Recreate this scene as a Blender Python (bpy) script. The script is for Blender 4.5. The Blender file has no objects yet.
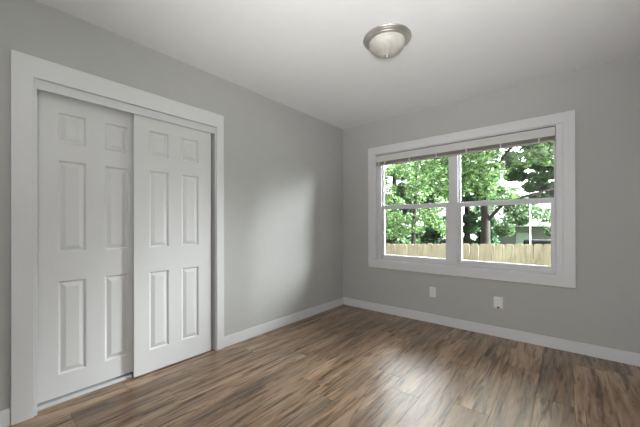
import bpy, bmesh, math, random
from mathutils import Vector, Matrix, noise
random.seed(7)
S = bpy.context.scene
COL = S.collection

# ---------------------------------------------------------------- camera
F, YAW, PITCH, ROLL, SY = 295.3, 0.6944, 0.0015, -0.0023, 10.05
CAM = Vector((2.394, -3.380, 1.120))
cd = bpy.data.cameras.new('camera'); co = bpy.data.objects.new('camera', cd); COL.objects.link(co)
fw = Vector((-math.sin(YAW)*math.cos(PITCH), math.cos(YAW)*math.cos(PITCH), math.sin(PITCH)))
rt = fw.cross(Vector((0, 0, 1))).normalized(); up = rt.cross(fw)
r2 = rt*math.cos(ROLL) + up*math.sin(ROLL); u2 = -rt*math.sin(ROLL) + up*math.cos(ROLL)
co.matrix_world = Matrix(((r2.x, u2.x, -fw.x, CAM.x), (r2.y, u2.y, -fw.y, CAM.y), (r2.z, u2.z, -fw.z, CAM.z), (0, 0, 0, 1)))
cd.sensor_width = 36; cd.lens = F*36/640; cd.shift_y = SY/640; cd.clip_start = .02; cd.clip_end = 300
S.camera = co

# ---------------------------------------------------------------- sky, lights, exposure
W = bpy.data.worlds.new('overcast_sky'); S.world = W; W.use_nodes = True
wn = W.node_tree; wb = wn.nodes['Background']
tc = wn.nodes.new('ShaderNodeTexCoord'); nz = wn.nodes.new('ShaderNodeTexNoise'); nz.inputs['Scale'].default_value = 3
rp = wn.nodes.new('ShaderNodeValToRGB')
rp.color_ramp.elements[0].position = .3; rp.color_ramp.elements[0].color = (.93, .965, 1, 1)
rp.color_ramp.elements[1].position = .7; rp.color_ramp.elements[1].color = (1, 1, 1, 1)
wn.links.new(tc.outputs['Generated'], nz.inputs['Vector']); wn.links.new(nz.outputs['Fac'], rp.inputs['Fac'])
wn.links.new(rp.outputs['Color'], wb.inputs['Color'])
# brighter cloud cover on the far side of the garden (sun behind thin cloud)
BASE, LOBE, HIGH = 4.2, 330.0, 15.0
dp = wn.nodes.new('ShaderNodeVectorMath'); dp.operation = 'DOT_PRODUCT'; dp.inputs[1].default_value = Vector((.88, .38, .46)).normalized()
wn.links.new(tc.outputs['Generated'], dp.inputs[0])
m1 = wn.nodes.new('ShaderNodeMapRange'); m1.interpolation_type = 'SMOOTHSTEP'
m1.inputs['From Min'].default_value = .80; m1.inputs['From Max'].default_value = 1.0
m1.inputs['To Min'].default_value = BASE; m1.inputs['To Max'].default_value = BASE + LOBE
wn.links.new(dp.outputs['Value'], m1.inputs['Value'])
d2 = wn.nodes.new('ShaderNodeVectorMath'); d2.operation = 'DOT_PRODUCT'; d2.inputs[1].default_value = Vector((-.05, .78, .62)).normalized()
wn.links.new(tc.outputs['Generated'], d2.inputs[0])
m2 = wn.nodes.new('ShaderNodeMapRange'); m2.interpolation_type = 'SMOOTHSTEP'
m2.inputs['From Min'].default_value = .80; m2.inputs['To Max'].default_value = HIGH; wn.links.new(d2.outputs['Value'], m2.inputs['Value'])
sm = wn.nodes.new('ShaderNodeMath'); wn.links.new(m1.outputs[0], sm.inputs[0]); wn.links.new(m2.outputs[0], sm.inputs[1])
wn.links.new(sm.outputs[0], wb.inputs['Strength'])

def area(name, loc, rot, sx, sy, power, col=(1, 1, 1)):
    l = bpy.data.lights.new(name, 'AREA'); l.shape = 'RECTANGLE'; l.size = sx; l.size_y = sy; l.energy = power; l.color = col
    o = bpy.data.objects.new(name, l); COL.objects.link(o); o.location = loc; o.rotation_euler = rot
    return o
# added fill lamp standing in the unseen doorway behind the camera
area('doorway_fill', (2.57, -4.0, 1.05), (math.radians(90), 0, 0), .68, 1.9, 24, (1, .99, .97))
# added fill lamp behind the camera, facing up to brighten the ceiling
area('ceiling_fill', (2.45, -3.65, 1.2), (math.radians(180), 0, 0), .9, .3, 16, (1, 1, 1))
sl_ = bpy.data.lights.new('ceiling_fill_spot', 'SPOT'); sl_.energy = 165; sl_.spot_size = math.radians(84); sl_.spot_blend = 1; sl_.shadow_soft_size = .2  # second added fill, a spot thrown up and forward at the ceiling
so = bpy.data.objects.new('ceiling_fill_spot', sl_); COL.objects.link(so); so.location = (2.6, -3.5, 1.15)
so.rotation_euler = Vector((-.75, 1.25, 1.3)).to_track_quat('-Z', 'Y').to_euler()
# window portal: guides sky sampling through the opening
po = area('window_portal', (1.435, .16, 1.33), (math.radians(-90), 0, 0), 1.9, 1.4, 1)
po.data.cycles.is_portal = True

S.view_settings.view_transform = 'Standard'; S.view_settings.look = 'None'
S.view_settings.gamma = 1; S.view_settings.use_curve_mapping = False
S.view_settings.exposure = 0.2

# ---------------------------------------------------------------- helpers
def mat(name, col, rough=.5, metal=0, spec=.5, noise_amt=0, noise_scale=8, bump=0, bump_scale=200):
    m = bpy.data.materials.new(name); m.use_nodes = True; nt = m.node_tree; b = nt.nodes['Principled BSDF']
    b.inputs['Base Color'].default_value = (*col, 1); b.inputs['Roughness'].default_value = rough
    b.inputs['Metallic'].default_value = metal; b.inputs['Specular IOR Level'].default_value = spec
    t = nt.nodes.new('ShaderNodeTexCoord')
    n = nt.nodes.new('ShaderNodeTexNoise'); n.inputs['Scale'].default_value = noise_scale
    nt.links.new(t.outputs['Object'], n.inputs['Vector'])
    r = nt.nodes.new('ShaderNodeValToRGB')
    r.color_ramp.elements[0].position = .3; r.color_ramp.elements[1].position = .7
    a = noise_amt
    r.color_ramp.elements[0].color = (*[c*(1-a) for c in col], 1); r.color_ramp.elements[1].color = (*[min(1, c*(1+a)) for c in col], 1)
    nt.links.new(n.outputs['Fac'], r.inputs['Fac']); nt.links.new(r.outputs['Color'], b.inputs['Base Color'])
    if bump:
        n2 = nt.nodes.new('ShaderNodeTexNoise'); n2.inputs['Scale'].default_value = bump_scale
        nt.links.new(t.outputs['Object'], n2.inputs['Vector'])
        bp = nt.nodes.new('ShaderNodeBump'); bp.inputs['Strength'].default_value = bump; bp.inputs['Distance'].default_value = .002
        nt.links.new(n2.outputs['Fac'], bp.inputs['Height']); nt.links.new(bp.outputs['Normal'], b.inputs['Normal'])
    return m

def box(bm, x0, y0, z0, x1, y1, z1):
    v = [bm.verts.new(p) for p in ((x0,y0,z0),(x1,y0,z0),(x1,y1,z0),(x0,y1,z0),(x0,y0,z1),(x1,y0,z1),(x1,y1,z1),(x0,y1,z1))]
    for f in ((0,3,2,1),(4,5,6,7),(0,1,5,4),(1,2,6,5),(2,3,7,6),(3,0,4,7)): bm.faces.new([v[i] for i in f])

def obj(name, bm, m, parent=None, bevel=0, smooth=False, segs=2):
    me = bpy.data.meshes.new(name); bmesh.ops.recalc_face_normals(bm, faces=bm.faces); bm.to_mesh(me); bm.free()
    me.materials.append(m)
    if smooth: me.polygons.foreach_set('use_smooth', [True]*len(me.polygons))
    o = bpy.data.objects.new(name, me); COL.objects.link(o)
    if parent: o.parent = parent
    if bevel:
        b = o.modifiers.new('bevel', 'BEVEL'); b.width = bevel; b.segments = segs; b.limit_method = 'ANGLE'; b.angle_limit = math.radians(40)
    return o

def boxes(name, lst, m, parent=None, bevel=0):
    bm = bmesh.new()
    for b in lst: box(bm, *b)
    return obj(name, bm, m, parent, bevel)

def ring(name, plane, d0, d1, outer, inner, m, bevel=0):
    # a flat picture-frame moulding in one piece; plane 'x' or 'y' is the normal, d0..d1 its thickness
    bm = bmesh.new()
    def P(a, z, d): return (d, a, z) if plane == 'x' else (a, d, z)
    def loop(r, d, open_bottom=False):
        a0, z0, a1, z1 = r
        return [bm.verts.new(P(a, z, d)) for a, z in ((a0, z0), (a0, z1), (a1, z1), (a1, z0))]
    o0, o1, i0, i1 = loop(outer, d0), loop(outer, d1), loop(inner, d0), loop(inner, d1)
    closed = inner[1] > outer[1] + 1e-6
    for k in range(4 if closed else 3):
        j = (k+1) % 4
        for f in ((o0[k], o0[j], i0[j], i0[k]), (o1[k], o1[j], i1[j], i1[k]), (o0[k], o0[j], o1[j], o1[k]), (i0[k], i0[j], i1[j], i1[k])): bm.faces.new(f)
    if not closed:
        bm.faces.new((o0[0], o1[0], i1[0], i0[0])); bm.faces.new((o0[3], o1[3], i1[3], i0[3]))
    return obj(name, bm, m, bevel=bevel)

def structure(o): o['kind'] = 'structure'; return o
def tag(o, label, cat, group=None):
    o['label'] = label; o['category'] = cat
    if group: o['group'] = group
    return o
def empty(name, loc=(0, 0, 0)):
    o = bpy.data.objects.new(name, None); COL.objects.link(o); o.location = loc; o.empty_display_size = .1
    return o
def lathe(name, prof, m, parent=None, n=64):
    bm = bmesh.new(); rings = []
    for r, z in prof:
        if r < 1e-5: rings.append([bm.verts.new((0, 0, z))])
        else: rings.append([bm.verts.new((r*math.cos(2*math.pi*i/n), r*math.sin(2*math.pi*i/n), z)) for i in range(n)])
    for a, b in zip(rings, rings[1:]):
        for i in range(n):
            j = (i+1) % n
            if len(a) == 1 and len(b) == 1: continue
            if len(a) == 1: bm.faces.new((a[0], b[i], b[j]))
            elif len(b) == 1: bm.faces.new((a[i], b[0], a[j]))
            else: bm.faces.new((a[i], b[i], b[j], a[j]))
    return obj(name, bm, m, parent, smooth=True)
def tube(bm, pts, rads, n=10):
    prev = None
    for i, (p, r) in enumerate(zip(pts, rads)):
        p = Vector(p)
        d = (Vector(pts[min(i+1, len(pts)-1)]) - Vector(pts[max(i-1, 0)])).normalized()
        a = d.cross(Vector((.3, 1, .1))).normalized(); b = d.cross(a)
        ring = [bm.verts.new(p + (a*math.cos(t)+b*math.sin(t))*r) for t in [2*math.pi*k/n for k in range(n)]]
        if prev:
            for k in range(n): bm.faces.new((prev[k], prev[(k+1) % n], ring[(k+1) % n], ring[k]))
        else: bm.faces.new(ring)
        prev = ring
    bm.faces.new(prev)

# ---------------------------------------------------------------- materials
M_wall = mat('greige_wall_paint', (.462, .464, .452), .75, spec=.25, noise_amt=.01, bump=.04, bump_scale=300)
M_ceil = mat('white_ceiling_paint', (.84, .842, .85), .9, spec=.1, noise_amt=.008, bump=.08, bump_scale=180)
M_trim = mat('white_trim_paint', (.68, .685, .70), .38, spec=.4, noise_amt=.005)
M_door = mat('white_door_paint', (.65, .655, .66), .42, spec=.4, noise_amt=.005)
M_vinyl = mat('white_vinyl', (.66, .66, .68), .4, spec=.4, noise_amt=.005)
M_fascia = mat('white_track_metal', (.63, .645, .67), .35, spec=.5, noise_amt=.01)
M_blind = mat('shaded_white_slats', (.42, .39, .37), .5, noise_amt=.02)  # colour darkened to stand in for the unlit underside of the bunched slats
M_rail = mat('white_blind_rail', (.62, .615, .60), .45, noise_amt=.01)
M_closet = mat('dim_closet_paint', (.3, .29, .28), .8, noise_amt=.01)
M_plate = mat('white_plastic', (.80, .80, .79), .35, noise_amt=.005)
M_slot = mat('dark_slot', (.02, .02, .02), .6, noise_amt=.05)
M_nickel = mat('brushed_nickel', (.66, .65, .62), .42, metal=1, noise_amt=.06, noise_scale=20)
M_siding = mat('grey_house_siding', (.085, .085, .09), .8, noise_amt=.12, noise_scale=3)
M_hroof = mat('dark_shingle_roof', (.035, .035, .036), 1.0, spec=.05, noise_amt=.2, noise_scale=12)
M_hdoor = mat('pale_green_grey_panel', (.17, .20, .19), .6, noise_amt=.05)
M_car = mat('black_cover', (.008, .009, .01), .9, spec=.1, noise_amt=.1)
M_pole = mat('white_painted_metal', (.7, .72, .72), .4, noise_amt=.03)
M_bark = mat('rough_bark', (.014, .012, .011), 1.0, spec=.05, noise_amt=.35, noise_scale=9, bump=.8, bump_scale=25)
M_grass = mat('lawn_grass', (.055, .075, .03), .95, noise_amt=.35, noise_scale=4)

def glass_mat():
    m = bpy.data.materials.new('clear_window_glass'); m.use_nodes = True; nt = m.node_tree; nt.nodes.clear()
    out = nt.nodes.new('ShaderNodeOutputMaterial'); mx = nt.nodes.new('ShaderNodeMixShader')
    t = nt.nodes.new('ShaderNodeBsdfTransparent'); t.inputs['Color'].default_value = (.96, .98, .97, 1)
    g = nt.nodes.new('ShaderNodeBsdfGlossy'); g.inputs['Roughness'].default_value = .01
    fr = nt.nodes.new('ShaderNodeFresnel'); fr.inputs['IOR'].default_value = 1.45
    nt.links.new(fr.outputs['Fac'], mx.inputs['Fac']); nt.links.new(t.outputs[0], mx.inputs[1]); nt.links.new(g.outputs[0], mx.inputs[2])
    nt.links.new(mx.outputs[0], out.inputs['Surface']); return m
M_glass = glass_mat()

def alabaster():
    m = mat('frosted_alabaster_glass', (.50, .485, .445), .42, spec=.5, noise_amt=.16, noise_scale=7)
    b = m.node_tree.nodes['Principled BSDF']
    b.inputs['Subsurface Weight'].default_value = .2; b.inputs['Subsurface Radius'].default_value = (.03, .03, .03)
    for n in m.node_tree.nodes:
        if n.type == 'TEX_NOISE': n.inputs['Distortion'].default_value = 2; n.inputs['Detail'].default_value = 4
    return m
M_bowl = alabaster()

def leaf_mat(name, c0, c1, c2):
    m = bpy.data.materials.new(name); m.use_nodes = True; nt = m.node_tree; nt.nodes.clear()
    out = nt.nodes.new('ShaderNodeOutputMaterial'); mx = nt.nodes.new('ShaderNodeMixShader'); mx.inputs[0].default_value = .4
    d = nt.nodes.new('ShaderNodeBsdfPrincipled'); d.inputs['Roughness'].default_value = .5; d.inputs['Specular IOR Level'].default_value = .35
    t = nt.nodes.new('ShaderNodeBsdfTranslucent')
    at = nt.nodes.new('ShaderNodeAttribute'); at.attribute_name = 'leaf_tint'
    r = nt.nodes.new('ShaderNodeValToRGB'); e = r.color_ramp.elements
    e[0].position = 0; e[0].color = (*c0, 1); e[1].position = 1; e[1].color = (*c2, 1); k = e.new(.5); k.color = (*c1, 1)
    nt.links.new(at.outputs['Fac'], r.inputs['Fac'])
    nt.links.new(r.outputs['Color'], d.inputs['Base Color']); nt.links.new(r.outputs['Color'], t.inputs['Color'])
    nt.links.new(d.outputs[0], mx.inputs[1]); nt.links.new(t.outputs[0], mx.inputs[2]); nt.links.new(mx.outputs[0], out.inputs['Surface'])
    return m
M_leaf_bright = leaf_mat('bright_green_leaves', (.024, .056, .018), (.066, .128, .038), (.155, .235, .08))
M_leaf_mid = leaf_mat('mid_green_leaves', (.020, .044, .018), (.046, .088, .034), (.09, .15, .06))
M_leaf_dark = leaf_mat('dark_green_leaves', (.012, .032, .014), (.022, .055, .022), (.04, .085, .035))

def floor_mat():
    m = bpy.data.materials.new('rustic_laminate_planks'); m.use_nodes = True; nt = m.node_tree; L = nt.links
    b = nt.nodes['Principled BSDF']
    at = nt.nodes.new('ShaderNodeAttribute'); at.attribute_name = 'plank_rnd'
    sep = nt.nodes.new('ShaderNodeSeparateXYZ'); L.new(at.outputs['Vector'], sep.inputs[0])
    tc = nt.nodes.new('ShaderNodeTexCoord')
    off = nt.nodes.new('ShaderNodeVectorMath'); off.operation = 'SCALE'; off.inputs['Scale'].default_value = 41
    L.new(at.outputs['Vector'], off.inputs[0])
    add = nt.nodes.new('ShaderNodeVectorMath'); L.new(tc.outputs['Object'], add.inputs[0]); L.new(off.outputs[0], add.inputs[1])
    def tex(sx, sy, scale, detail, dist, rough=.6):
        mp = nt.nodes.new('ShaderNodeMapping'); mp.inputs['Scale'].default_value = (sx, sy, 1); L.new(add.outputs[0], mp.inputs[0])
        n = nt.nodes.new('ShaderNodeTexNoise'); n.inputs['Scale'].default_value = scale; n.inputs['Detail'].default_value = detail
        n.inputs['Distortion'].default_value = dist; n.inputs['Roughness'].default_value = rough
        L.new(mp.outputs[0], n.inputs['Vector']); return n.outputs['Fac']
    def ramp(src, *st):
        r = nt.nodes.new('ShaderNodeValToRGB'); e = r.color_ramp.elements
        e[0].position, e[0].color = st[0][0], (*st[0][1], 1); e[1].position, e[1].color = st[-1][0], (*st[-1][1], 1)
        for p, c in st[1:-1]: k = e.new(p); k.color = (*c, 1)
        L.new(src, r.inputs['Fac']); return r.outputs['Color']
    def mix(f, a, c, mode='MIX'):
        x = nt.nodes.new('ShaderNodeMix'); x.data_type = 'RGBA'; x.blend_type = mode
        if isinstance(f, float): x.inputs[0].default_value = f
        else: L.new(f, x.inputs[0])
        L.new(a, x.inputs[6]); L.new(c, x.inputs[7]); return x.outputs[2]
    broad = tex(11, 1.1, 1.0, 7, 1.0, .62)
    base = ramp(broad, (.30, (.15, .105, .072)), (.42, (.28, .19, .125)), (.50, (.40, .275, .18)), (.60, (.48, .36, .255)), (.74, (.33, .23, .155)))
    greyn = tex(7, .8, 1.3, 5, .8)
    gm = ramp(greyn, (.50, (0, 0, 0)), (.66, (1, 1, 1)))
    grey = ramp(tex(24, 1.8, 1.2, 6, 1.2), (.3, (.13, .105, .083)), (.7, (.36, .285, .215)))
    c = mix(gm, base, grey)
    # thin dark mineral streaks
    st = ramp(tex(34, 2.3, 1.1, 5, .7, .6), (.36, (.22, .18, .15)), (.42, (.74, .70, .66)), (.50, (1, 1, 1)))
    c = mix(.85, c, st, 'MULTIPLY')
    big = ramp(tex(11, 1.2, 1.5, 7, 1.2, .62), (.36, (.30, .25, .21)), (.41, (.70, .65, .61)), (.46, (1, 1, 1)))
    c = mix(.8, c, big, 'MULTIPLY')
    fine = ramp(tex(150, 6, 1, 4, .3), (.3, (.80, .79, .78)), (.7, (1.08, 1.08, 1.08)))
    c = mix(.8, c, fine, 'MULTIPLY')
    tone = ramp(sep.outputs['X'], (0, (.70, .67, .64)), (.5, (.87, .845, .82)), (1, (1.06, 1.02, .98)))
    c = mix(1.0, c, tone, 'MULTIPLY')
    L.new(c, b.inputs['Base Color'])
    rr = nt.nodes.new('ShaderNodeMapRange'); L.new(broad, rr.inputs['Value'])
    rr.inputs['To Min'].default_value = .26; rr.inputs['To Max'].default_value = .36
    L.new(rr.outputs[0], b.inputs['Roughness']); b.inputs['Specular IOR Level'].default_value = .5
    bp = nt.nodes.new('ShaderNodeBump'); bp.inputs['Strength'].default_value = .12; bp.inputs['Distance'].default_value = .001
    L.new(tex(60, 3, 1, 4, .6), bp.inputs['Height']); L.new(bp.outputs[0], b.inputs['Normal'])
    return m
M_floor = floor_mat()

def fence_mat():
    m = bpy.data.materials.new('pale_pine_pickets'); m.use_nodes = True; nt = m.node_tree; L = nt.links; b = nt.nodes['Principled BSDF']
    tc = nt.nodes.new('ShaderNodeTexCoord'); mp = nt.nodes.new('ShaderNodeMapping'); mp.inputs['Scale'].default_value = (9, 9, 1.2)
    oi = nt.nodes.new('ShaderNodeObjectInfo'); sc = nt.nodes.new('ShaderNodeVectorMath'); sc.operation = 'SCALE'; sc.inputs[0].default_value = (31, 17, 7)
    L.new(oi.outputs['Random'], sc.inputs['Scale']); ad = nt.nodes.new('ShaderNodeVectorMath')
    L.new(tc.outputs['Object'], ad.inputs[0]); L.new(sc.outputs[0], ad.inputs[1]); L.new(ad.outputs[0], mp.inputs[0])
    n = nt.nodes.new('ShaderNodeTexNoise'); n.inputs['Scale'].default_value = 2; n.inputs['Detail'].default_value = 5; n.inputs['Distortion'].default_value = 1.2
    L.new(mp.outputs[0], n.inputs['Vector'])
    r = nt.nodes.new('ShaderNodeValToRGB'); e = r.color_ramp.elements
    e[0].position = .3; e[0].color = (.055, .040, .024, 1); e[1].position = .72; e[1].color = (.135, .117, .080, 1); k = e.new(.46); k.color = (.098, .079, .048, 1)
    L.new(n.outputs['Fac'], r.inputs['Fac'])
    h = nt.nodes.new('ShaderNodeHueSaturation'); mr = nt.nodes.new('ShaderNodeMapRange'); L.new(oi.outputs['Random'], mr.inputs['Value'])
    mr.inputs['To Min'].default_value = .82; mr.inputs['To Max'].default_value = 1.15
    L.new(mr.outputs[0], h.inputs['Value']); L.new(r.outputs['Color'], h.inputs['Color']); L.new(h.outputs[0], b.inputs['Base Color'])
    b.inputs['Roughness'].default_value = .8
    return m
M_fence = fence_mat()

# ---------------------------------------------------------------- room shell
RX, RY, H = 3.02, -3.9, 2.44
SEAM, PW, PL = 1.663, .1925, 1.22
bm = bmesh.new(); lay = bm.verts.layers.float_vector.new('plank_rnd')
known = {1: -1.43, -1: -1.517, -7: -2.5}
for k in range(-10, 10):
    x0 = SEAM + k*PW; x1 = x0 + PW
    if x1 < -.9 or x0 > RX+.1: continue
    y = known.get(k, random.uniform(-1.3, 0)) 
    while y > -4.2: y -= PL
    while y < .05:
        a, b_ = max(y, -4.1), min(y+PL, .0)
        if b_ > a:
            rnd = (random.random(), random.random(), random.random())
            g = .0007
            xa, xb = max(x0, -.75), min(x1, RX+.02)
            if xb > xa:
                vs = []
                # plank top with micro-bevelled edges
                o_ = [(xa, a), (xb, a), (xb, b_), (xa, b_)]
                i_ = [(xa+g*1.6, a+g*1.6), (xb-g*1.6, a+g*1.6), (xb-g*1.6, b_-g*1.6), (xa+g*1.6, b_-g*1.6)]
                vo = [bm.verts.new((p[0], p[1], -.0018)) for p in o_]; vi = [bm.verts.new((p[0], p[1], 0)) for p in i_]
                for v in vo+vi: v[lay] = rnd
                bm.faces.new(vi)
                for q in range(4): bm.faces.new((vo[q], vo[(q+1) % 4], vi[(q+1) % 4], vi[q]))
        y += PL
structure(obj('floor', bm, M_floor))
structure(boxes('floor_slab', [(-.8, -5.2, -.12, RX+.15, .15, -.003)], M_closet))
structure(boxes('ceiling', [(-.85, -5.3, H, RX+.2, .2, H+.15)], M_ceil))
# left wall with closet opening
OY0, OY1, OZ = -3.110, -1.960, 2.0
structure(boxes('wall_left', [(-.12, RY-.1, 0, 0, -3.125, H), (-.12, -1.945, 0, 0, .0, H), (-.12, -3.125, OZ, 0, -1.945, H)], M_wall))
structure(boxes('wall_closet', [(-.8, -3.3, 0, -.75, -1.7, H), (-.75, -3.35, 0, -.12, -3.3, H), (-.75, -1.7, 0, -.12, -1.65, H)], M_closet))
# window wall
WX0, WX1, WZ0, WZ1 = .497, 2.375, .645, 2.012
structure(boxes('wall_window', [(-.12, 0, -.3, WX0, .15, H), (WX1, 0, -.3, RX+.15, .15, H), (WX0, 0, -.3, WX1, .15, WZ0), (WX0, 0, WZ1, WX1, .15, H)], M_wall))
structure(boxes('wall_right', [(RX, RY-.1, 0, RX+.12, 0, H)], M_wall))
# rear wall with an open doorway behind the camera
structure(boxes('wall_rear', [(0, RY-.1, 0, 2.2, RY, H), (2.93, RY-.1, 0, RX, RY, H), (2.2, RY-.1, 2.08, 2.93, RY, H)], M_wall))
structure(boxes('wall_hall', [(.5, -5.2, 0, RX+.1, -5.1, H), (.4, -5.2, 0, .5, RY-.1, H), (RX+.02, -5.1, 0, RX+.12, RY-.1, H)], M_wall))
structure(boxes('trim_doorway', [(2.11, RY, 0, 2.2, RY+.018, 2.17), (2.93, RY, 0, 3.015, RY+.018, 2.17), (2.2, RY, 2.08, 2.93, RY+.018, 2.17)], M_trim, bevel=.002))

# baseboards
BH, BT = .098, .013
structure(boxes('baseboard_left', [(0, -1.887, .0, BT, 0, BH), (0, RY+.02, .0, BT, -3.218, BH)], M_trim, bevel=.003))
structure(boxes('baseboard_window', [(BT, -BT, .0, RX, 0, BH)], M_trim, bevel=.003))
structure(boxes('baseboard_right', [(RX-BT, RY+.02, .0, RX, -BT, BH)], M_trim, bevel=.003))
structure(boxes('baseboard_rear', [(BT, RY, .0, 2.11, RY+BT, BH)], M_trim, bevel=.003))

# closet casing, jambs, fascia and track
CT = .019
structure(ring('trim_closet_casing', 'x', 0, CT, (-3.218, 0, -1.884, 2.10), (-3.125, 0, -1.953, 1.979), M_trim, bevel=.0025))
structure(boxes('trim_closet_jamb', [(-.12, -3.125, 0, .004, OY0, 1.99), (-.12, OY1, 0, .004, -1.945, 1.99), (-.12, OY0, 1.99, .004, OY1, 2.0)], M_trim, bevel=.0015))
structure(boxes('trim_closet_fascia', [(-.012, OY0, 1.922, -.002, OY1, 1.99), (-.105, OY0, 1.96, -.012, OY1, 1.99)], M_fascia, bevel=.0015))
structure(boxes('trim_closet_track', [(-.105, OY0, .0, -.048, -2.60, .021)], M_fascia, bevel=.002))

# ---- six panel sliding doors
def six_panel(name, ya, xf, width, zb, zt, th=.032):
    cols = [0, .101, .248, .346, .494, width]
    rows = [zb, .167, .763, .942, 1.530, 1.638, 1.832, zt]
    bm = bmesh.new()
    def q(pts): bm.faces.new([bm.verts.new(p) for p in pts])
    for ci in range(5):
        for ri in range(7):
            y0, y1, z0, z1 = ya+cols[ci], ya+cols[ci+1], rows[ri], rows[ri+1]
            if ci in (1, 3) and ri in (1, 3, 5):
                lv = [(0, 0), (.004, -.001), (.012, -.011), (.016, -.0115), (.040, -.0015), (.042, -.0013)]
                prev = None
                for ins, dx in lv:
                    cur = [(xf+dx, y0+ins, z0+ins), (xf+dx, y1-ins, z0+ins), (xf+dx, y1-ins, z1-ins), (xf+dx, y0+ins, z1-ins)]
                    if prev:
                        for k in range(4): q([prev[k], prev[(k+1) % 4], cur[(k+1) % 4], cur[k]])
                    prev = cur
                q(prev)
            else: q([(xf, y0, z0), (xf, y1, z0), (xf, y1, z1), (xf, y0, z1)])
    y0, y1, xb = ya, ya+width, xf-th
    q([(xb, y0, zb), (xb, y0, zt), (xb, y1, zt), (xb, y1, zb)])
    q([(xf, y0, zb), (xf, y0, zt), (xb, y0, zt), (xb, y0, zb)]); q([(xf, y1, zb), (xb, y1, zb), (xb, y1, zt), (xf, y1, zt)])
    q([(xf, y0, zt), (xf, y1, zt), (xb, y1, zt), (xb, y0, zt)]); q([(xf, y0, zb), (xb, y0, zb), (xb, y1, zb), (xf, y1, zb)])
    bmesh.ops.remove_doubles(bm, verts=bm.verts, dist=1e-5)
    return structure(obj(name, bm, M_door))
six_panel('door_1', -3.109, -.066, .613, .034, 1.955)
six_panel('door_2', -2.596, -.018, .608, .008, 1.955, .026)

# ---------------------------------------------------------------- window
structure(ring('trim_window_casing', 'y', -CT, 0, (.412, .560, 2.458, 2.10), (.500, .648, 2.374, 2.008), M_trim, bevel=.0025))
structure(boxes('trim_window_jamb', [(WX0, -.004, WZ0, WX0+.014, .13, WZ1), (WX1-.048, -.004, WZ0, WX1, .05, WZ1), (WX1-.014, .05, WZ0, WX1, .13, WZ1), (WX0+.014, -.004, WZ1-.014, WX1-.048, .13, WZ1), (WX0+.014, -.004, WZ0, WX1-.048, .13, WZ0+.014)], M_trim, bevel=.0015))
win = structure(empty('window_1', (0, 0, 0)))
ix0, ix1, iz0, iz1 = WX0+.014, WX1-.014, WZ0+.014, WZ1-.014
MX0, MX1 = 1.400, 1.492
# outer vinyl frame and centre mullion
boxes('window_frame', [(ix0, .045, iz0, ix0+.058, .125, iz1), (ix1-.035, .045, iz0, ix1, .125, iz1), (ix0+.058, .045, iz1-.04, ix1-.035, .125, iz1), (ix0+.058, .045, iz0, ix1-.035, .125, iz0+.022), (MX0, .038, iz0+.022, MX1, .125, iz1-.04)], M_vinyl, win, bevel=.003)
def sash(nm, x0, x1, z0, z1, y0, y1, sw, bw, tw, parent):
    s = boxes(nm, [(x0, y0, z0, x0+sw, y1, z1), (x1-sw*1.15, y0, z0, x1, y1, z1), (x0+sw, y0, z0, x1-sw*1.15, y1, z0+bw), (x0+sw, y0, z1-tw, x1-sw*1.15, y1, z1)], M_vinyl, parent, bevel=.003)
    ym = (y0+y1)/2
    boxes('glass_pane', [(x0+sw-.004, ym-.002, z0+bw-.004, x1-sw*1.15+.004, ym+.002, z1-tw+.004)], M_glass, s)
    return s
for xa, xb in ((ix0+.058, MX0), (MX1, ix1-.035)):
    sash('upper_sash', xa, xb, 1.330, iz1-.04, .090, .112, .014, .030, .03, win)
    lo = sash('lower_sash', xa, xb, iz0+.022, 1.350, .055, .085, .034, .045, .045, win)
    xm = (xa+xb)/2
    for dx in (-.18, .18): boxes('sash_lock', [(xm+dx-.022, .058, 1.350, xm+dx+.022, .082, 1.360), (xm+dx-.006, .048, 1.356, xm+dx+.018, .066, 1.364)], M_vinyl, lo, bevel=.002)

# raised blind at the head of the window
bl = tag(empty('window_blind', (1.436, .012, 1.93)), 'raised white horizontal blind bunched along the top of the window', 'blind')
def bb(nm, lst, m, bev=0):
    o = boxes(nm, [(a-1.436, b-.012, c-1.93, d-1.436, e-.012, f-1.93) for a, b, c, d, e, f in lst], m, bl, bevel=bev); return o
hx0, hx1 = ix0+.006, WX1-.052
bb('head_rail', [(hx0, .002, 1.945, hx1, .036, 1.990)], M_rail, .002)
bb('valance', [(hx0, -.004, 1.908, hx1, .001, 1.968)], M_rail, .002)
sl = []
for i in range(10): sl.append((hx0+.004, .004-.002*(i % 2), 1.9085-i*.0034, hx1-.004, .030-.002*(i % 2), 1.9097-i*.0034))
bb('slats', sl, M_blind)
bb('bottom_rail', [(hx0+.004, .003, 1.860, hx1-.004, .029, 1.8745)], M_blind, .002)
for xx in (.56, .644, .965, 1.277, 1.588, 1.90, 2.205): bb('ladder_cord', [(xx-.006, -.002, 1.859, xx+.006, .001, 1.9075)], M_rail)

# ---------------------------------------------------------------- wall plates
o1 = tag(empty('wall_outlet', (1.235, 0, .349)), 'narrow white duplex power outlet low on the grey wall, left of the other plate', 'outlet')
boxes('cover_plate', [(-.034, -.006, -.056, .034, 0, .056)], M_plate, o1, bevel=.002)
for z in (-.022, .022):
    s = boxes('socket', [(-.017, -.009, z-.015, .017, -.006, z+.015)], M_plate, o1, bevel=.003)
    boxes('slot', [(-.008, -.0095, z-.004, -.006, -.009, z+.006), (.006, -.0095, z-.004, .008, -.009, z+.005), (-.002, -.0095, z-.011, .002, -.009, z-.007)], M_slot, s)
boxes('screw', [(-.003, -.0075, -.003, .003, -.006, .003)], M_nickel, o1)
o2 = tag(empty('wall_jack', (1.877, 0, .338)), 'wider white cable wall plate with a small black socket at its bottom edge', 'wall plate')
boxes('cover_plate', [(-.041, -.007, -.056, .041, 0, .056)], M_plate, o2, bevel=.002)
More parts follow.
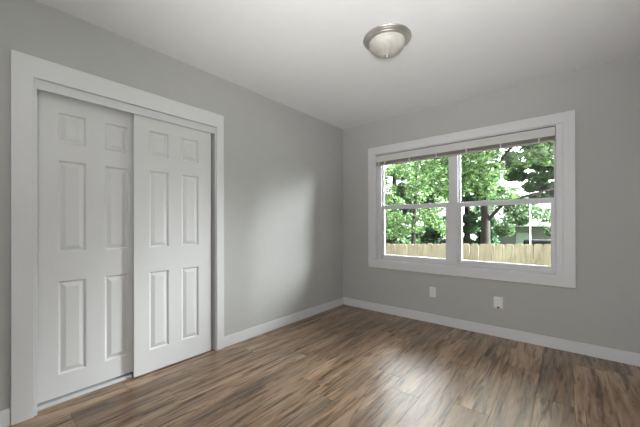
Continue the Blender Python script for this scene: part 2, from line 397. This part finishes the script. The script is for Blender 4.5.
boxes('cover_box', [(-.026, -.016, -.040, .030, -.007, .045)], M_plate, o2, bevel=.003)
boxes('socket', [(-.010, -.014, -.053, .010, -.007, -.041)], M_slot, o2, bevel=.001)

# ---------------------------------------------------------------- ceiling lamp
lamp = tag(empty('ceiling_lamp', (1.419, -1.460, H)), 'flush round ceiling light with a nickel rim and frosted glass bowl', 'lamp')
lathe('rim', [(.0, -.0005), (.158, -.0005), (.166, -.003), (.168, -.009), (.165, -.014), (.158, -.016), (.155, -.022), (.149, -.025), (.146, -.026), (.143, -.032), (.137, -.036), (.130, -.037), (.124, -.035), (.0, -.033)], M_nickel, lamp)
prof = []
for i in range(19):
    t = i/18*math.pi/2
    prof.append((.126*math.cos(t)**.9 if i < 18 else 0, -.034-.083*math.sin(t)**1.05))
lathe('glass_bowl', prof, M_bowl, lamp)
lathe('finial', [(0, -.112), (.012, -.113), (.014, -.118), (.010, -.122), (.006, -.124), (.010, -.128), (.0105, -.133), (.006, -.138), (0, -.140)], M_nickel, lamp, 24)

# ---------------------------------------------------------------- outdoors
GZ = -.75
bm = bmesh.new(); n = 40
gv = [[bm.verts.new((-30+60*i/n, .15+45*j/n, GZ+.02*noise.noise(Vector((i*.7, j*.7, 0))))) for i in range(n+1)] for j in range(n+1)]
for j in range(n):
    for i in range(n): bm.faces.new((gv[j][i], gv[j][i+1], gv[j+1][i+1], gv[j+1][i]))
structure(obj('ground', bm, M_grass))

# picket fence
FY = 2.95
fence = tag(empty('picket_fence', (0, FY, GZ)), 'pale wooden dog-eared privacy fence seen through the lower window panes', 'fence')
def topz(x): return .655 + .040*(x+.83)
pk = .1435; x = -2.57; i = 0
while x < 3.6:
    w = .1405; h = topz(x) - GZ + random.uniform(-.008, .008)
    bm = bmesh.new(); c = .032
    outline = [(-w/2, .02), (w/2, .02), (w/2, h-c*1.3), (w/2-c*.45, h-c*.35), (w/2-c*1.3, h), (-w/2+c*1.3, h), (-w/2+c*.45, h-c*.35), (-w/2, h-c*1.3)]
    f0 = [bm.verts.new((px_, 0, pz_)) for px_, pz_ in outline]; f1 = [bm.verts.new((px_, .018, pz_)) for px_, pz_ in outline]
    bm.faces.new(f0); bm.faces.new(f1[::-1])
    for k in range(8): bm.faces.new((f0[k], f0[(k+1) % 8], f1[(k+1) % 8], f1[k]))
    o = obj('picket', bm, M_fence, fence); o.location = (x, random.uniform(-.002, .002), 0); o.rotation_euler = (0, random.uniform(-.006, .006), 0)
    x += pk; i += 1
for zz in (.25, 1.15): boxes('rail', [(-2.65, .022, zz, 3.6, .06, zz+.09)], M_fence, fence)
for xx in (-2.4, 0, 2.4): boxes('post', [(xx, .062, -.02, xx+.09, .15, 1.35)], M_fence, fence)

# leaves -------------------------------------------------------
def leaves(bm, lay, blobs, count, size, gaps=.8, rs=random):
    tot = sum(b[3]*b[3] for b in blobs)
    for (cx, cy, cz, r) in blobs:
        k = int(count*r*r/tot)
        for _ in range(k):
            while True:
                v = Vector((rs.uniform(-1, 1), rs.uniform(-1, 1), rs.uniform(-1, 1)))
                if .25 < v.length < 1: break
            p = Vector((cx, cy, cz)) + Vector((v.x, v.y, v.z*.75))*r
            if noise.noise(p*1.9) < -.10 and rs.random() < gaps: continue   # natural gaps between sprays
            if noise.noise(p*4.3+Vector((9, 3, 1))) < -.12 and rs.random() < gaps*.85: continue
            s = size*rs.uniform(.6, 1.25)
            nrm = Vector((rs.gauss(0, .55), rs.gauss(0, .55)-.25, rs.uniform(.3, 1))).normalized()
            a = nrm.orthogonal().normalized(); a.rotate(Matrix.Rotation(rs.uniform(0, 6.28), 3, nrm)); b = nrm.cross(a)
            t = min(1, max(0, rs.gauss(.5, .22)))
            pts = [p - a*s*.5, p + b*s*.28 - a*s*.05 - nrm*s*.06, p + a*s*.55 - nrm*s*.10, p - b*s*.28 - a*s*.05 - nrm*s*.06]
            vs = [bm.verts.new(q) for q in pts]
            for vv in vs: vv[lay] = t
            bm.faces.new((vs[0], vs[1], vs[2])); bm.faces.new((vs[0], vs[2], vs[3]))

def tree(name, label, base, trunk, branches, blobs, m, count, size, gaps=.8):
    bx, by = base
    t = tag(empty(name, (bx, by, GZ)), label, 'tree')
    if trunk:
        bm = bmesh.new(); tube(bm, [(px-bx, py-by, pz-GZ) for px, py, pz in trunk[0]], trunk[1], 14); obj('trunk', bm, M_bark, t, smooth=True)
    for pts, rads in branches:
        bm = bmesh.new(); tube(bm, [(px-bx, py-by, pz-GZ) for px, py, pz in pts], rads, 7); obj('branch', bm, M_bark, t, smooth=True)
    bm = bmesh.new(); lay = bm.verts.layers.float.new('leaf_tint')
    leaves(bm, lay, [(p[0]-bx, p[1]-by, p[2]-GZ, p[3]) for p in blobs], count, size, gaps)
    me = bpy.data.meshes.new('foliage'); bm.to_mesh(me); bm.free(); me.materials.append(m)
    o = bpy.data.objects.new('foliage', me); COL.objects.link(o); o.parent = t
    return t

tree('shade_tree', 'big tree with a thick dark trunk behind the right half of the fence', (.84, 5.0),
     ([(.84, 5, GZ-.05), (.83, 5, .3), (.84, 5, 1.2), (.80, 5, 2.1), (.72, 5.05, 3.0), (.7, 5.1, 4.4)], [.17, .115, .10, .085, .06, .03]),
     [([(.84, 5, 1.15), (1.2, 4.9, 1.55), (1.7, 4.8, 1.75), (2.3, 4.8, 1.9)], [.05, .04, .028, .012]),
      ([(.82, 5, 1.7), (.4, 4.9, 2.2), (-.2, 4.7, 2.5)], [.05, .035, .012]),
      ([(.80, 5, 2.1), (1.3, 4.9, 2.8), (1.8, 4.7, 3.4)], [.045, .03, .012])],
     [(.25, 4.5, 2.15, .55), (-.2, 4.6, 2.65, .6), (.65, 4.5, 2.8, .65), (1.25, 4.7, 3.25, .6), (.55, 4.4, 2.2, .45), (1.8, 4.8, 3.3, .6), (.0, 4.9, 3.4, .7), (1.15, 4.4, 2.3, .32),
      (1.35, 4.9, 1.82, .30), (1.75, 4.8, 2.65, .35), (2.05, 4.9, 2.75, .45), (2.3, 4.8, 3.3, .6), (2.7, 5, 2.8, .6), (1.0, 4.6, 1.9, .3), (.9, 5.3, 4.2, 1.0), (2.0, 5.3, 4.3, 1.0)],
     M_leaf_bright, 26000, .115)
tree('leafy_tree', 'bright green bushy tree filling the left pane above the fence', (-1.7, 6.6),
     ([(-1.7, 6.6, GZ-.05), (-1.68, 6.6, 1), (-1.6, 6.65, 2.4), (-1.6, 6.7, 3.6)], [.09, .07, .05, .02]),
     [([(-1.68, 6.6, 1.1), (-1.2, 6.5, 1.7), (-.7, 6.4, 2.2)], [.035, .025, .01])],
     [(-2.6, 6.6, 1.4, .5), (-2.7, 6.5, 2.4, .4), (-2.9, 6.6, 2.9, .3), (-2.8, 6.6, 1.9, .35), (-2.3, 6.6, .9, .5), (-2.9, 6.7, .9, .5), (-2.6, 6.6, 3.2, .4), (-1.9, 6.5, 1.1, .55), (-1.1, 6.3, 1.3, .5), (-1.4, 6.6, 2.3, .6), (-.8, 6.4, 2.6, .5), (-1.9, 6.6, 3.0, .55), (-1.3, 6.6, 3.4, .6), (-2.5, 6.8, 1.9, .4), (-.6, 6.3, 1.7, .4), (-.4, 6.3, 1.0, .4)],
     M_leaf_bright, 15000, .11)
tree('spreading_tree', 'tree with low hanging branches at the right edge of the window view', (3.0, 6.8),
     ([(3.0, 6.8, GZ-.05), (2.95, 6.8, 1.5), (2.7, 6.8, 3.0)], [.12, .09, .05]),
     [([(2.95, 6.8, 1.4), (2.3, 6.8, 1.75), (1.6, 6.8, 1.9)], [.04, .03, .01])],
     [(1.95, 6.8, 1.30, .36), (2.25, 6.7, 1.15, .40), (2.7, 6.8, 1.3, .6), (1.35, 6.7, 1.75, .28), (2.1, 6.9, 3.2, .5), (2.7, 6.8, 3.0, .6), (1.6, 6.8, 1.45, .3), (1.0, 6.6, 1.25, .28), (1.2, 6.7, 1.6, .3), (.5, 6.5, 1.6, .35), (2.5, 6.8, 2.6, .35)],
     M_leaf_mid, 6500, .10)
FAR_LEFT = [(-4.65, 9.37, 5.56, 0.36), (-4.37, 9.07, 4.89, 0.35), (-4.67, 9.26, 4.39, 0.36), (-4.71, 9.47, 3.85, 0.37), (-4.61, 9.64, 3.47, 0.37), (-4.96, 9.87, 2.94, 0.38), (-4.73, 9.67, 2.33, 0.37), (-4.84, 9.59, 1.78, 0.37), (-4.92, 9.87, 1.46, 0.38), (-4.87, 9.88, 0.69, 0.38), (-4.53, 9.39, 0.12, 0.36), (-4.17, 9.94, 5.63, 0.37), (-3.76, 9.14, 4.94, 0.34), (-4.11, 9.44, 4.3, 0.36), (-4.13, 9.68, 2.25, 0.36), (-4.17, 9.99, 1.74, 0.37), (-4.19, 9.86, 1.4, 0.37), (-3.96, 9.57, 0.66, 0.36), (-4.17, 9.83, 0.32, 0.36), (-3.28, 9.06, 5.28, 0.34), (-3.21, 9.09, 4.59, 0.33), (-3.25, 9.15, 4.28, 0.34), (-3.44, 9.61, 3.47, 0.35), (-3.78, 9.98, 2.25, 0.36), (-3.42, 9.31, 1.66, 0.34), (-3.42, 9.03, 1.26, 0.34), (-3.65, 9.61, 0.81, 0.35), (-3.79, 9.87, 0.38, 0.36), (-3.19, 9.9, 5.28, 0.35), (-3.02, 9.52, 4.79, 0.34), (-2.96, 9.56, 4.25, 0.34), (-2.94, 9.51, 3.65, 0.34), (-2.89, 9.24, 3.18, 0.33), (-3.04, 9.52, 2.66, 0.34), (-2.93, 9.42, 2.41, 0.34), (-3.01, 9.62, 1.92, 0.34), (-3.0, 9.63, 1.41, 0.34), (-2.93, 9.35, 0.75, 0.34), (-2.73, 9.02, 0.27, 0.33), (-2.77, 9.96, 5.29, 0.34), (-2.57, 9.59, 4.73, 0.33), (-2.45, 9.31, 4.19, 0.33), (-2.43, 9.3, 3.65, 0.33), (-2.33, 9.03, 3.08, 0.32), (-2.39, 9.31, 2.65, 0.33), (-2.45, 9.24, 2.16, 0.33), (-2.64, 9.7, 1.8, 0.34), (-2.52, 9.33, 1.33, 0.33), (-2.52, 9.86, 0.81, 0.34), (-2.63, 9.65, 0.35, 0.34)]
FAR_MIDDLE = [(-2.13, 10.23, 5.28, 0.34), (-2.33, 10.19, 4.79, 0.34), (-2.15, 10.18, 4.18, 0.34), (-2.45, 10.64, 3.79, 0.35), (-2.13, 10.13, 3.31, 0.34), (-2.32, 10.27, 2.72, 0.34), (-2.35, 10.42, 2.33, 0.35), (-2.38, 10.99, 0.66, 0.36), (-2.51, 10.93, 0.12, 0.36), (-2.02, 10.84, 5.32, 0.35), (-1.74, 10.29, 4.71, 0.33), (-1.75, 10.07, 4.26, 0.33), (-1.92, 10.81, 3.9, 0.35), (-2.03, 10.69, 3.21, 0.35), (-1.85, 10.9, 2.71, 0.35), (-1.9, 10.75, 2.44, 0.35), (-1.78, 10.41, 1.28, 0.34), (-1.69, 10.34, 0.76, 0.33), (-1.91, 10.48, 0.19, 0.34), (-1.22, 10.2, 5.12, 0.32), (-1.27, 10.17, 4.53, 0.32), (-1.38, 10.81, 4.15, 0.34), (-1.33, 10.63, 3.86, 0.33), (-1.22, 10.27, 3.31, 0.33), (-1.41, 10.42, 2.73, 0.33), (-1.25, 10.0, 2.15, 0.32), (-1.39, 10.12, 1.85, 0.33), (-1.59, 10.85, 1.16, 0.34), (-1.44, 10.32, 0.8, 0.33), (-1.47, 10.65, 0.34, 0.34), (-0.83, 10.19, 5.03, 0.32), (-0.98, 10.56, 4.73, 0.33), (-0.77, 10.08, 4.07, 0.31), (-1.03, 10.6, 3.72, 0.33), (-0.93, 10.8, 3.25, 0.33), (-0.87, 10.37, 2.71, 0.32), (-0.95, 10.54, 1.34, 0.33), (-0.87, 10.42, 0.91, 0.32), (-1.06, 10.94, 0.2, 0.34), (-0.58, 10.79, 4.99, 0.33), (-0.47, 10.12, 4.46, 0.31), (-0.5, 10.89, 4.1, 0.33), (-0.48, 10.73, 3.6, 0.32), (-0.5, 10.59, 3.25, 0.32), (-0.67, 10.77, 2.81, 0.33), (-0.52, 10.18, 1.63, 0.31), (-0.53, 10.12, 1.19, 0.31), (-0.49, 10.84, 0.76, 0.32), (-0.46, 10.8, 0.31, 0.32), (-0.18, 10.51, 4.88, 0.31), (-0.08, 10.75, 4.62, 0.32), (0.04, 10.32, 4.06, 0.31), (-0.02, 10.24, 3.42, 0.31), (-0.18, 10.62, 3.18, 0.32), (-0.01, 10.37, 2.65, 0.31), (-0.1, 10.42, 2.21, 0.31), (-0.27, 10.97, 1.75, 0.32), (-0.05, 10.16, 1.21, 0.3), (-0.08, 10.67, 0.74, 0.31), (-0.11, 10.64, 0.35, 0.31), (0.46, 10.1, 4.8, 0.29), (0.36, 10.52, 4.29, 0.3), (0.35, 10.19, 3.83, 0.3), (0.25, 10.59, 3.6, 0.31), (0.24, 10.69, 3.15, 0.31), (0.41, 10.27, 1.68, 0.3), (0.25, 10.48, 1.38, 0.31)]
FAR_RIGHT = [(0.77, 10.29, 4.78, 0.29), (0.73, 10.12, 3.74, 0.29), (0.76, 10.02, 3.37, 0.29), (0.81, 10.03, 2.96, 0.29), (0.76, 10.26, 1.65, 0.29), (0.87, 9.49, 1.31, 0.28), (1.17, 10.17, 4.65, 0.28), (1.07, 9.59, 3.19, 0.27), (1.08, 9.98, 2.89, 0.28), (1.02, 10.26, 1.66, 0.29), (1.13, 9.42, 1.24, 0.27), (1.5, 10.24, 4.63, 0.28), (1.41, 10.06, 4.05, 0.28), (1.41, 9.95, 3.64, 0.28), (1.49, 10.05, 3.33, 0.28), (1.53, 9.84, 2.81, 0.27), (1.39, 9.65, 2.44, 0.27), (1.48, 9.87, 2.01, 0.27), (1.7, 10.02, 4.49, 0.27), (1.78, 9.95, 4.01, 0.27), (1.78, 9.48, 3.58, 0.26), (1.69, 10.05, 3.21, 0.27), (1.78, 9.66, 2.74, 0.26), (1.71, 10.17, 2.49, 0.28), (1.7, 9.55, 2.01, 0.26), (2.03, 9.4, 4.28, 0.26), (2.01, 10.03, 3.94, 0.27), (2.03, 9.72, 3.61, 0.26), (2.11, 10.05, 3.13, 0.27), (2.1, 9.7, 2.84, 0.26), (2.02, 9.87, 2.4, 0.26), (2.02, 10.08, 2.09, 0.27), (2.05, 9.88, 0.84, 0.26), (2.09, 9.99, 0.36, 0.27), (2.35, 9.78, 4.19, 0.26), (2.39, 9.3, 3.73, 0.25), (2.42, 9.79, 3.46, 0.26), (2.38, 9.49, 3.09, 0.25), (2.38, 9.8, 2.84, 0.26), (2.4, 9.87, 2.39, 0.26), (2.44, 9.44, 1.89, 0.25), (2.42, 9.35, 1.57, 0.25), (2.35, 9.38, 1.29, 0.25), (2.38, 9.62, 0.78, 0.25), (2.43, 9.43, 0.46, 0.25)]
FAR_LEFT = [(b[0], b[1]-.9, b[2], b[3]) for b in FAR_LEFT]
FAR_MIDDLE = [(b[0], b[1]+.5, b[2], b[3]) for b in FAR_MIDDLE]
FAR_MIDDLE += [(-2.95+.12*(k % 3), 11.3, .3+.5*k, .42) for k in range(11)] + [(.62, 11.2, 3.0+.5*k, .35) for k in range(5)]
FAR_LEFT += [(-5.6, 8.6, .4+.8*k, .6) for k in range(8)] + [(-6.4, 8.6, .4+.9*k, .7) for k in range(7)]
FAR_RIGHT += [(.9, 9.6, 1.9, .35), (1.4, 9.6, 1.6, .3), (1.9, 9.5, 1.4, .3), (.6, 9.7, .9, .35)] + [(3.1, 9.6, .3+.8*k, .55) for k in range(7)]
tree('background_tree', 'tall green tree far beyond the fence at the left edge of the window view', (-3.4, 8.7),
     ([(-3.4, 8.7, GZ-.05), (-3.4, 8.7, 3), (-3.3, 8.7, 5)], [.16, .10, .04]), [], FAR_LEFT, M_leaf_mid, 85000, .15, .35)
tree('background_tree', 'dark green tree far beyond the fence behind the middle mullion of the window', (-1.0, 11.0),
     ([(-1.0, 11.0, GZ-.05), (-1.0, 11.0, 3), (-.9, 11.0, 5)], [.16, .10, .04]), [], [b for b in FAR_MIDDLE if b[0] < .2] + [(-.6, 10.4, 2.2, .35), (.15, 10.3, 2.0, .3), (.0, 10.4, 3.0, .35)], M_leaf_dark, 66000, .15, .35)
tree('background_tree', 'green treetop far beyond the fence in front of the grey house', (3.0, 9.9),
     ([(3.0, 9.9, GZ-.05), (2.9, 9.9, 1.5), (2.4, 9.8, 3), (1.6, 9.8, 4.2)], [.15, .12, .08, .04]), [], FAR_RIGHT, M_leaf_mid, 50000, .14, .5)

# neighbour's house
hs = tag(empty('neighbour_house', (0, 14, GZ)), 'low dark grey house behind the trees beyond the fence', 'house')
boxes('wall', [(-1.0, 0, 0, 3.4, 4, 1.72)], M_siding, hs)
bm = bmesh.new()
A = [(-1.3, -.35, 1.66), (3.7, -.35, 1.66), (3.7, 2, 1.95), (-1.3, 2, 1.95), (3.7, 4.35, 1.66), (-1.3, 4.35, 1.66)]
vs = [bm.verts.new(p) for p in A] + [bm.verts.new((p[0], p[1], p[2]+.08)) for p in A]
for f in ((0,1,2,3),(3,2,4,5),(6,7,8,9),(9,8,10,11),(0,1,7,6),(4,5,11,10),(1,2,8,7),(2,4,10,8),(0,3,9,6),(3,5,11,9)): bm.faces.new([vs[i] for i in f])
obj('roof', bm, M_hroof, hs)
boxes('door', [(.50, -.03, .1, 1.12, .0, 1.42)], M_hdoor, hs)
boxes('window', [(2.0, -.03, .8, 2.9, .0, 1.4)], M_hdoor, hs)

gr = tag(empty('covered_grill', (1.85, 8.0, GZ)), 'low black covered grill just beyond the fence at its right end', 'grill')
bm = bmesh.new(); box(bm, -.48, -.25, .75, .50, .25, 1.37); obj('cover', bm, M_car, gr, bevel=.06)
for sx in (-.35, .35):
    for sy in (-.2, .2): boxes('leg', [(sx-.02, sy-.02, 0, sx+.02, sy+.02, .76)], M_car, gr)

bm = bmesh.new(); tube(bm, [(0, 0, 0), (0, 0, 1.2), (0, 0, 2.44)], [.011, .011, .010], 12)
pl = obj('yard_pole', bm, M_pole, smooth=True); pl.location = (1.68, 6.0, GZ)
tag(pl, 'thin white upright pole behind the fence in front of the dark house', 'pole')
